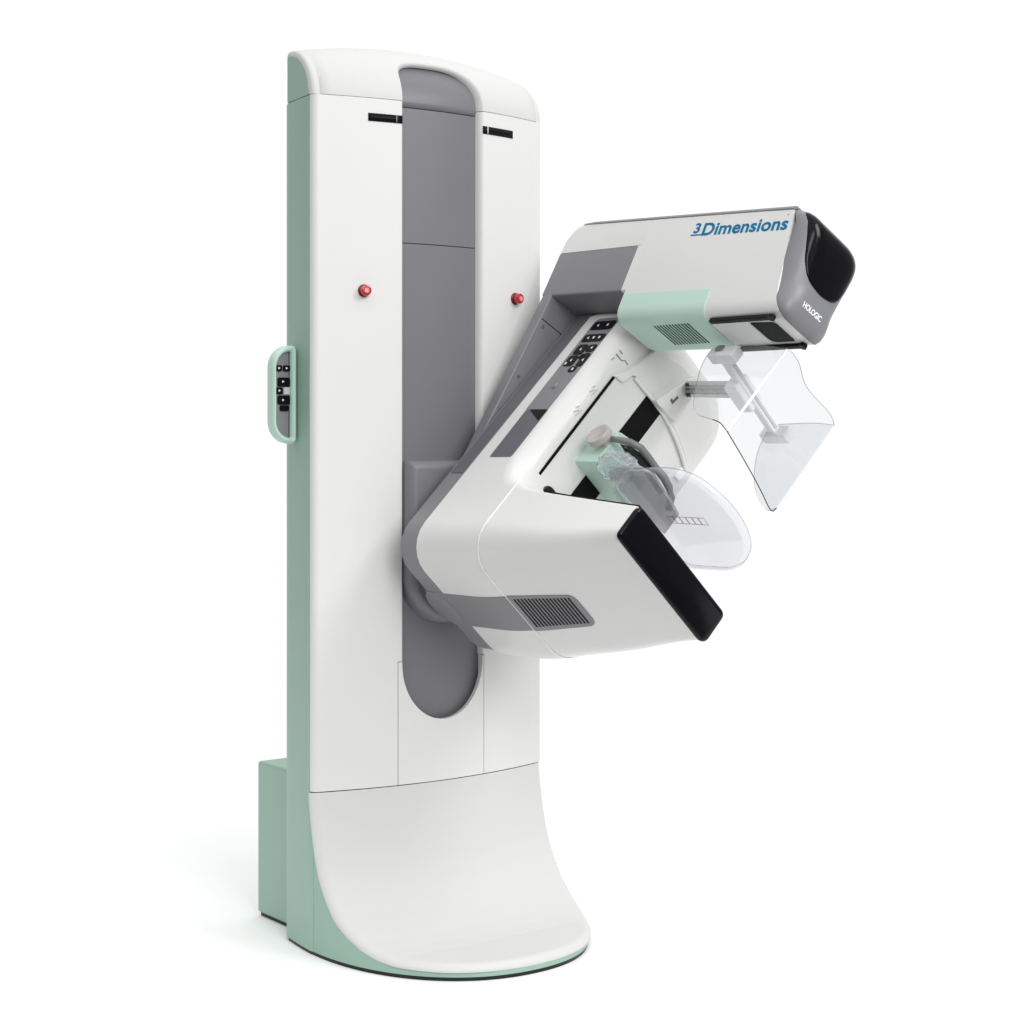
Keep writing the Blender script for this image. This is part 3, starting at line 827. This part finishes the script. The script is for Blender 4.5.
# the clear shield: front pane and two side wings bent back
Ysh = -.905; aL, aR = -.123, .105
wl = chaikin([(-.905, .352), (-.888, .363), (-.862, .380), (-.825, .388), (-.775, .398), (-.745, .425), (-.705, .49), (-.672, .56), (-.664, .618), (-.72, .628), (-.84, .624), (-.905, .612)])
wr = chaikin([(-.905, .338), (-.885, .326), (-.84, .352), (-.775, .41), (-.72, .49), (-.690, .56), (-.690, .612), (-.75, .614), (-.84, .612), (-.905, .600)])
def wing_pt(s, Y, b):
    a = aL if s < 0 else aR
    return D(a+s*(Y-Ysh)*.05, Y, b)
bot_ = chaikin([(aL, .352), (-.06, .346), (.04, .333), (aR-.004, .318), (aR, .338)])
top_ = chaikin([(aR, .600), (aR-.015, .608), (aR-.04, .609), (aR-.07, .603), (aR-.125, .596), (-.045, .604), (-.075, .620), (-.108, .620), (aL, .612)])
frp = bot_+top_; nf = len(frp)
Vs = [D(a, Ysh, b) for a, b in frp]
Fs = [tuple(range(nf))]
b0 = len(Vs); lw = [wing_pt(-1, Y, b) for Y, b in wl[1:-1]]; Vs += lw
Fs.append((nf-1, 0)+tuple(range(b0, b0+len(lw))))
b1_ = len(Vs); rw = [wing_pt(1, Y, b) for Y, b in wr[1:-1]]; Vs += rw
Fs.append((len(bot_), len(bot_)-1)+tuple(range(b1_, b1_+len(rw))))
fs = obj('face_shield', Vs, Fs, M['clear'], mach, smooth=0, mats=[M['clear'], M['edge']])
s = fs.modifiers.new('shell', 'SOLIDIFY'); s.thickness = .003; s.offset = 0; s.material_offset_rim = 1
# bright bend and dark cut edge
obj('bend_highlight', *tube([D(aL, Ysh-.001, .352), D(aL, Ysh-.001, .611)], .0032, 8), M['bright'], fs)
ed = [D(a, Ysh, b) for a, b in bot_]
le = [wing_pt(-1, Y, b) for Y, b in wl[1:26]]
obj('cut_edge', *tube(le[::-1]+ed, .0013, 6), M['edged'], fs)

# ------------------------------------------------------------------ tube arm and tube head (31.5 degrees)
tarm = obj('tube_arm', *box(T, -.1152, .1152, -.122, -.0845, .02, .80), M['grey_arm'], mach); bevel(tarm, .004, 3)
pp = [(-.108, .665), (-.040, .665), (-.02, .40), (-.108, .40)]
o = obj('cover_plate', *prism(pp, lambda a, b: T(a, -.1235, b), lambda a, b: T(a, -.1215, b)), M['grey_arm'], tarm)
obj('plate_seam', *prism([(-.108, .6655), (-.035, .6655), (-.035, .6675), (-.108, .6675)], lambda a, b: T(a, -.1239, b), lambda a, b: T(a, -.1215, b)), M['slot'], tarm)
for a, b in ((-.096, .650), (-.096, .50)):
    obj('screw', *cyl(T(a, -.1233, b), (0, -1, 0), [(0, .005), (.0012, .005), (.0016, .003)], 16), M['dgrey'], tarm)

def hw(Y, b):
    """half width of the head: slanted sides, narrower to the front"""
    f = min(1, max(0, (-.084-Y)/.83))
    bot = .112-.036*f; topw = .126-.014*f
    return bot+(topw-bot)*1.1*(b-.655)/.295
def hwr(Y, b):
    """same on the right-hand side, which is narrower below"""
    lo = .058+.018*min(1, max(0, (-.40-Y)/.5)); return lo+(.103-lo)*1.1*(b-.655)/.295
def b1(Y): return .960-.034*min(1, (-.084-Y)/.83)
def head_sec(Y, b0, bt, r0, r1, seg=7, grow=0., rr=None):
    P = [(-hw(Y, b0)-grow, b0-grow), (hwr(Y, b0)+grow, b0-grow), (hwr(Y, bt)+grow, bt+grow), (-hw(Y, bt)-grow, bt+grow)]
    return round_poly(P, [r0, r0, rr or r1, r1], seg)
# grey rear part
rings = [[T(a, Y, b) for a, b in head_sec(Y, .735, .863, .006, .002)] for Y in (-.084, -.2, -.3, -.3875)]
hr = obj('tube_head_rear', *loft(rings), M['grey_arm'], mach, smooth=40)
obj('cover_return', *loft([[T(a, Y, b) for a, b in head_sec(Y, .735, .8638, .006, .001)] for Y in (-.3885, -.4054)]), M['white'], hr, smooth=40)
# white shell: rear upper part rounds down at the back
rings = []
for Y, dz in ((-.0845, .055), (-.088, .040), (-.098, .022), (-.112, .009), (-.135, .0), (-.2, 0), (-.3, 0), (-.4054, 0)):
    rings.append([T(a, Y, b) for a, b in head_sec(Y, .864, b1(Y)-dz, .001, min(.016, .4*(b1(Y)-dz-.864)))])
hu = obj('tube_head_top', *loft(rings), M['white'], mach, smooth=40)
BH = .655
rings = []
def dlt(b): 
    t = max(0, min(1, (.765-b)/.11)); return -.034*t*t+.026*max(0, min(1, (b-.875)/.045))**2       # the cap seam swings forward below
for Y in (-.4055, -.5, -.6, -.7, -.8, -.9085):
    rings.append([T(a, Y+(dlt(b) if Y < -.9 else 0), b) for a, b in head_sec(Y, BH, b1(Y), .036, .016, rr=.055)])
hf_ = obj('tube_head_cover', *loft(rings), M['white'], mach, smooth=40); 
# dark edge line at the rear end of the white cover
# grey top strip that follows the rounded upper edge
rings = []
for Y in (-.13, -.17, -.2, -.4, -.6, -.8, -.889):
    A_ = head_sec(Y, BH, b1(Y), .036, .016, 7, .0020 if Y < -.15 else .0003, rr=.055)[18:31]; B_ = head_sec(Y, BH, b1(Y), .036, .016, 7, -.003, rr=.055)[18:31]
    rings.append([T(a, Y, b) for a, b in A_+B_[::-1]])
obj('top_strip', *loft(rings), M['grey_cap'], hf_, smooth=50)
# mint lower cover wrapping the underside
rings = []
for Y in (-.413, -.5, -.6, -.685, -.706):
    P = head_sec(Y, BH, b1(Y), .036, .016, 7, .0022)
    Q = head_sec(Y, BH, b1(Y), .036, .016, 7, -.003)
    def cut(P, up):
        n8 = 8
        L = [(-hw(Y, up)-.0022*(1 if P is not Q else -1.3), up)]
        return L+P[:16]+[(hwr(Y, up)+.0022*(1 if P is not Q else -1.3), up)]
    A_ = cut(P, .724); B_ = cut(Q, .724)
    rings.append([T(a, Y, b) for a, b in A_+B_[::-1]])
mc = obj('lower_cover', *loft(rings), M['mint_l'], hf_, smooth=40)
# vent slots in the mint underside
S = []
for k in range(12):
    Y = -.520-.0107*k
    sh_ = .0
    S.append(box(T, -.062+.0*k, .020, Y-.0019, Y+.0019, BH-.0034, BH-.001))
obj('vent_slots', *merge(*S), M['slotm'], mc, smooth=0)
# light window and rails in the underside
lw_ = obj('collimator_window', *prism(round_poly([(-.047, -.832), (-.043, -.908), (.034, -.908), (.034, -.834)], [.006, .012, .006, .02]), lambda a, Y: T(a, Y, BH-.0022), lambda a, Y: T(a, Y, BH+.004)), M['carbon'], hf_)
ww = obj('window_bezel', *prism(round_poly([(-.052, -.826), (-.048, -.914), (.039, -.914), (.039, -.826)], [.006, .012, .006, .02]), lambda a, Y: T(a, Y, BH-.0012), lambda a, Y: T(a, Y, BH+.004)), M['alu'], hf_)
for a in (-.066, .050):
    o = obj('accessory_rail', *box(T, a-.0065, a+.0065, -.926 if a < 0 else -.926, -.722, BH-.009, BH+.002), M['black'], hf_); bevel(o, .002)
    obj('rail_stop', *cyl(T(a, -.920, BH-.010), T.e2, [(0, .009), (.008, .009), (.010, .006)], 18), M['black'], o)
# light grey underside plate
obj('underside_plate', *box(T, -.058, .066, -.916, -.708, BH-.0009, BH+.003), M['white2'], hf_)

# front cap: domed section
CC = Vector((0, .79))
capsec = head_sec(-.91, BH, b1(-.91), .040, .030, 8, rr=.075)
_d = []
for p, q in zip(capsec, capsec[1:]+capsec[:1]):
    m_ = max(1, int((Vector(q)-Vector(p)).length/.006))
    _d += [tuple(Vector(p).lerp(Vector(q), k/m_)) for k in range(m_)]
capsec = _d
def cap_w(s): return (1-max(0, min(1, s))**6)**.6
def cap_yb(s, b):
    seam = -.910+dlt(b); face = -.952-.012*(1-min(1, s)**2)-.020*max(0, min(1, (.742-b)/.085))**1.3
    return seam+(face-seam)*cap_w(s)
rings = []
for s in (1, 1, .995, .985, .97, .95, .92, .88, .83, .76, .66, .54, .4, .25, .1):
    rings.append(None)
rings = [[T(a, -.9095+dlt(b), b) for a, b in capsec]]
for s in (1, .9995, .998, .995, .99, .98, .967, .95, .93, .90, .86, .80, .70, .58, .45, .3, .15, .06):
    rings.append([T(CC.x+(a-CC.x)*s, cap_yb(s, CC.y+(b-CC.y)*s), CC.y+(b-CC.y)*s) for a, b in capsec])
ec = obj('end_cap', *loft(rings), M['grey_cap'], mach, smooth=60)
def gauge(a, b):
    d = Vector((a, b))-CC
    if d.length < 1e-6: return 0
    best = 1e9
    for i in range(len(capsec)):
        p = Vector(capsec[i])-CC; q = Vector(capsec[(i+1) % len(capsec)])-CC
        e = q-p; den = d.x*e.y-d.y*e.x
        if abs(den) < 1e-12: continue
        t = (p.x*e.y-p.y*e.x)/den; u = (p.x*d.y-p.y*d.x)/den
        if t > 0 and -1e-6 <= u <= 1+1e-6: best = min(best, t)
    return 1/best
def cap_surf(a, b, lift=0):
    g_ = gauge(a, b); return T(a, cap_yb(g_, b)-lift, b)
win = round_poly([(-.108, .915), (-.089, .85), (-.074, .795), (-.050, .757), (0, .745), (.050, .757), (.074, .795), (.086, .85), (.100, .905), (.06, .925), (0, .93), (-.06, .925)], [.02, .03, .03, .03, .03, .03, .03, .03, .02, .02, .02, .02], 5)
def clampw(a, b):
    g_ = gauge(a, b)
    if g_ > .996: d = (Vector((a, b))-CC)*(.996/g_); a, b = CC.x+d.x, CC.y+d.y
    return a, b
win = [clampw(*p) for p in win]; cw = Vector((0, .835)); nw = len(win)
V, Fc = [], []
for k in range(13):
    f = 1-(k/12)**1.5*.98
    for a, b in win:
        aa, bb = cw.x+(a-cw.x)*f, cw.y+(b-cw.y)*f; V.append(cap_surf(aa, bb, .0022 if k else -.002))
        if k == 1: pass
for k in range(12):
    for j in range(nw): Fc.append((k*nw+j, k*nw+(j+1) % nw, (k+1)*nw+(j+1) % nw, (k+1)*nw+j))
Fc.append(tuple(range(12*nw, 13*nw)))
obj('front_window', V, Fc, M['gloss'], ec, smooth=60)

# ------------------------------------------------------------------ lettering
def lettering(text, size, offset, fn, m, parent, spacing=1., name='lettering', y0=0., shear=0.):
    cu = bpy.data.curves.new(name, 'FONT'); cu.body = text; cu.size = size; cu.offset = offset; cu.space_character = spacing; cu.resolution_u = 6; cu.shear = shear
    to = bpy.data.objects.new(name+'_tmp', cu); col.objects.link(to)
    bpy.context.view_layer.update()
    me = bpy.data.meshes.new_from_object(to.evaluated_get(bpy.context.evaluated_depsgraph_get()))
    bpy.data.objects.remove(to)
    xs = [v.co.x for v in me.vertices]; w = max(xs)
    bm = bmesh.new(); bm.from_mesh(me)
    bmesh.ops.triangulate(bm, faces=bm.faces)
    bmesh.ops.subdivide_edges(bm, edges=[e for e in bm.edges if e.calc_length() > size*.25], cuts=2)
    for v in bm.verts: v.co = fn(v.co.x, v.co.y)
    bm.to_mesh(me); bm.free()
    me.materials.append(m)
    o = bpy.data.objects.new(name, me); col.objects.link(o); o.parent = parent
    return o, w
def side_pt(x, y, Y0, b0, slope=0.):
    Y = Y0-x; b = b0+y+slope*x
    return T(-hw(Y, b)-.0003, Y, b)
o3, w3 = lettering('3', .037, .0012, lambda x, y: side_pt(x*1.3, y, -.573, .8822, -.03), M['ink'], hf_)
oD, wD = lettering('Dimensions', .0465, .0013, lambda x, y: side_pt(x*1.25+.030, y, -.573, .8745, -.03), M['ink'], hf_, 1.03)
V = [side_pt(x, y, -.573, .8745, -.03) for x, y in [(-.004, .0035), (.040, .0035), (.040, -.0005), (-.004, -.0005)]]
obj('lettering', V, [(0, 1, 2, 3)], M['ink'], hf_, smooth=0)
V = [side_pt(x, y, -.573, .8745, -.03) for x, y in ((.303, .036), (.306, .036), (.306, .039), (.303, .039))]
obj('lettering', V, [(0, 1, 2, 3)], M['ink'], hf_, smooth=0)
oh, wh = lettering('HOLOGIC', .0195, .0006, lambda x, y: cap_surf(-.036+x*.76, .697+y+.0*x, .0006), M['inkw'], ec, .95)

# ------------------------------------------------------------------ light
w = bpy.data.worlds.new('World'); sc.world = w; w.use_nodes = True
nt = w.node_tree; N = nt.nodes; L = nt.links
bg = N['Background']
th_ = radians(36.7)
tc = N.new('ShaderNodeTexCoord')
def lobe(vec, f0, f1, lo, hi):
    dp = N.new('ShaderNodeVectorMath'); dp.operation = 'DOT_PRODUCT'; dp.inputs[1].default_value = Vector(vec).normalized()
    L.new(tc.outputs['Generated'], dp.inputs[0])
    mr = N.new('ShaderNodeMapRange'); mr.interpolation_type = 'SMOOTHSTEP'
    for k, v in (('From Min', f0), ('From Max', f1), ('To Min', lo), ('To Max', hi)): mr.inputs[k].default_value = v
    L.new(dp.outputs['Value'], mr.inputs['Value']); return mr.outputs['Result']
back = lobe((sin(th_), cos(th_), 0), .45, .85, .36, 1.06)      # white backdrop behind the machine
top = lobe((0, 0, 1), .25, .8, 0, 1.30)                          # big soft light overhead
mxn = N.new('ShaderNodeMath'); mxn.operation = 'MAXIMUM'
L.new(back, mxn.inputs[0]); L.new(top, mxn.inputs[1]); L.new(mxn.outputs[0], bg.inputs['Strength'])
bg.inputs['Color'].default_value = (1, 1, 1, 1)

def area(name, loc, target, size, power, col_=(1, 1, 1)):
    l = bpy.data.lights.new(name, 'AREA'); l.shape = 'RECTANGLE'; l.size, l.size_y = size; l.energy = power; l.color = col_
    o = bpy.data.objects.new(name, l); col.objects.link(o); o.location = loc
    o.rotation_euler = (Vector(target)-Vector(loc)).to_track_quat('-Z', 'Y').to_euler()
    return o
area('key_softbox', (1.5, -4.0, 3.9), (-.1, 0, 1.1), (1.5, 1.5), 78, (1, .997, .99))
area('fill_softbox', (-1.5, -5.2, 3.5), (0, 0, 1.2), (2.2, 2.2), 130, (1, 1, 1))

# ------------------------------------------------------------------ camera
cam = bpy.data.cameras.new('camera'); co = bpy.data.objects.new('camera', cam); col.objects.link(co)
co.location = (-2.562, -3.774, 1.26)
co.rotation_euler = (radians(90), 0, -th_)
cam.sensor_width = 36; cam.lens = 1800/1024*36
cam.shift_y = -(512-434)/1024
cam.shift_x = 0
cam.clip_end = 500; cam.clip_start = .05
sc.camera = co
sc.view_settings.view_transform = 'Standard'; sc.view_settings.look = 'None'; sc.view_settings.exposure = 0
sc.cycles.max_bounces = 10; sc.cycles.transparent_max_bounces = 24
sc.cycles.use_denoising = True
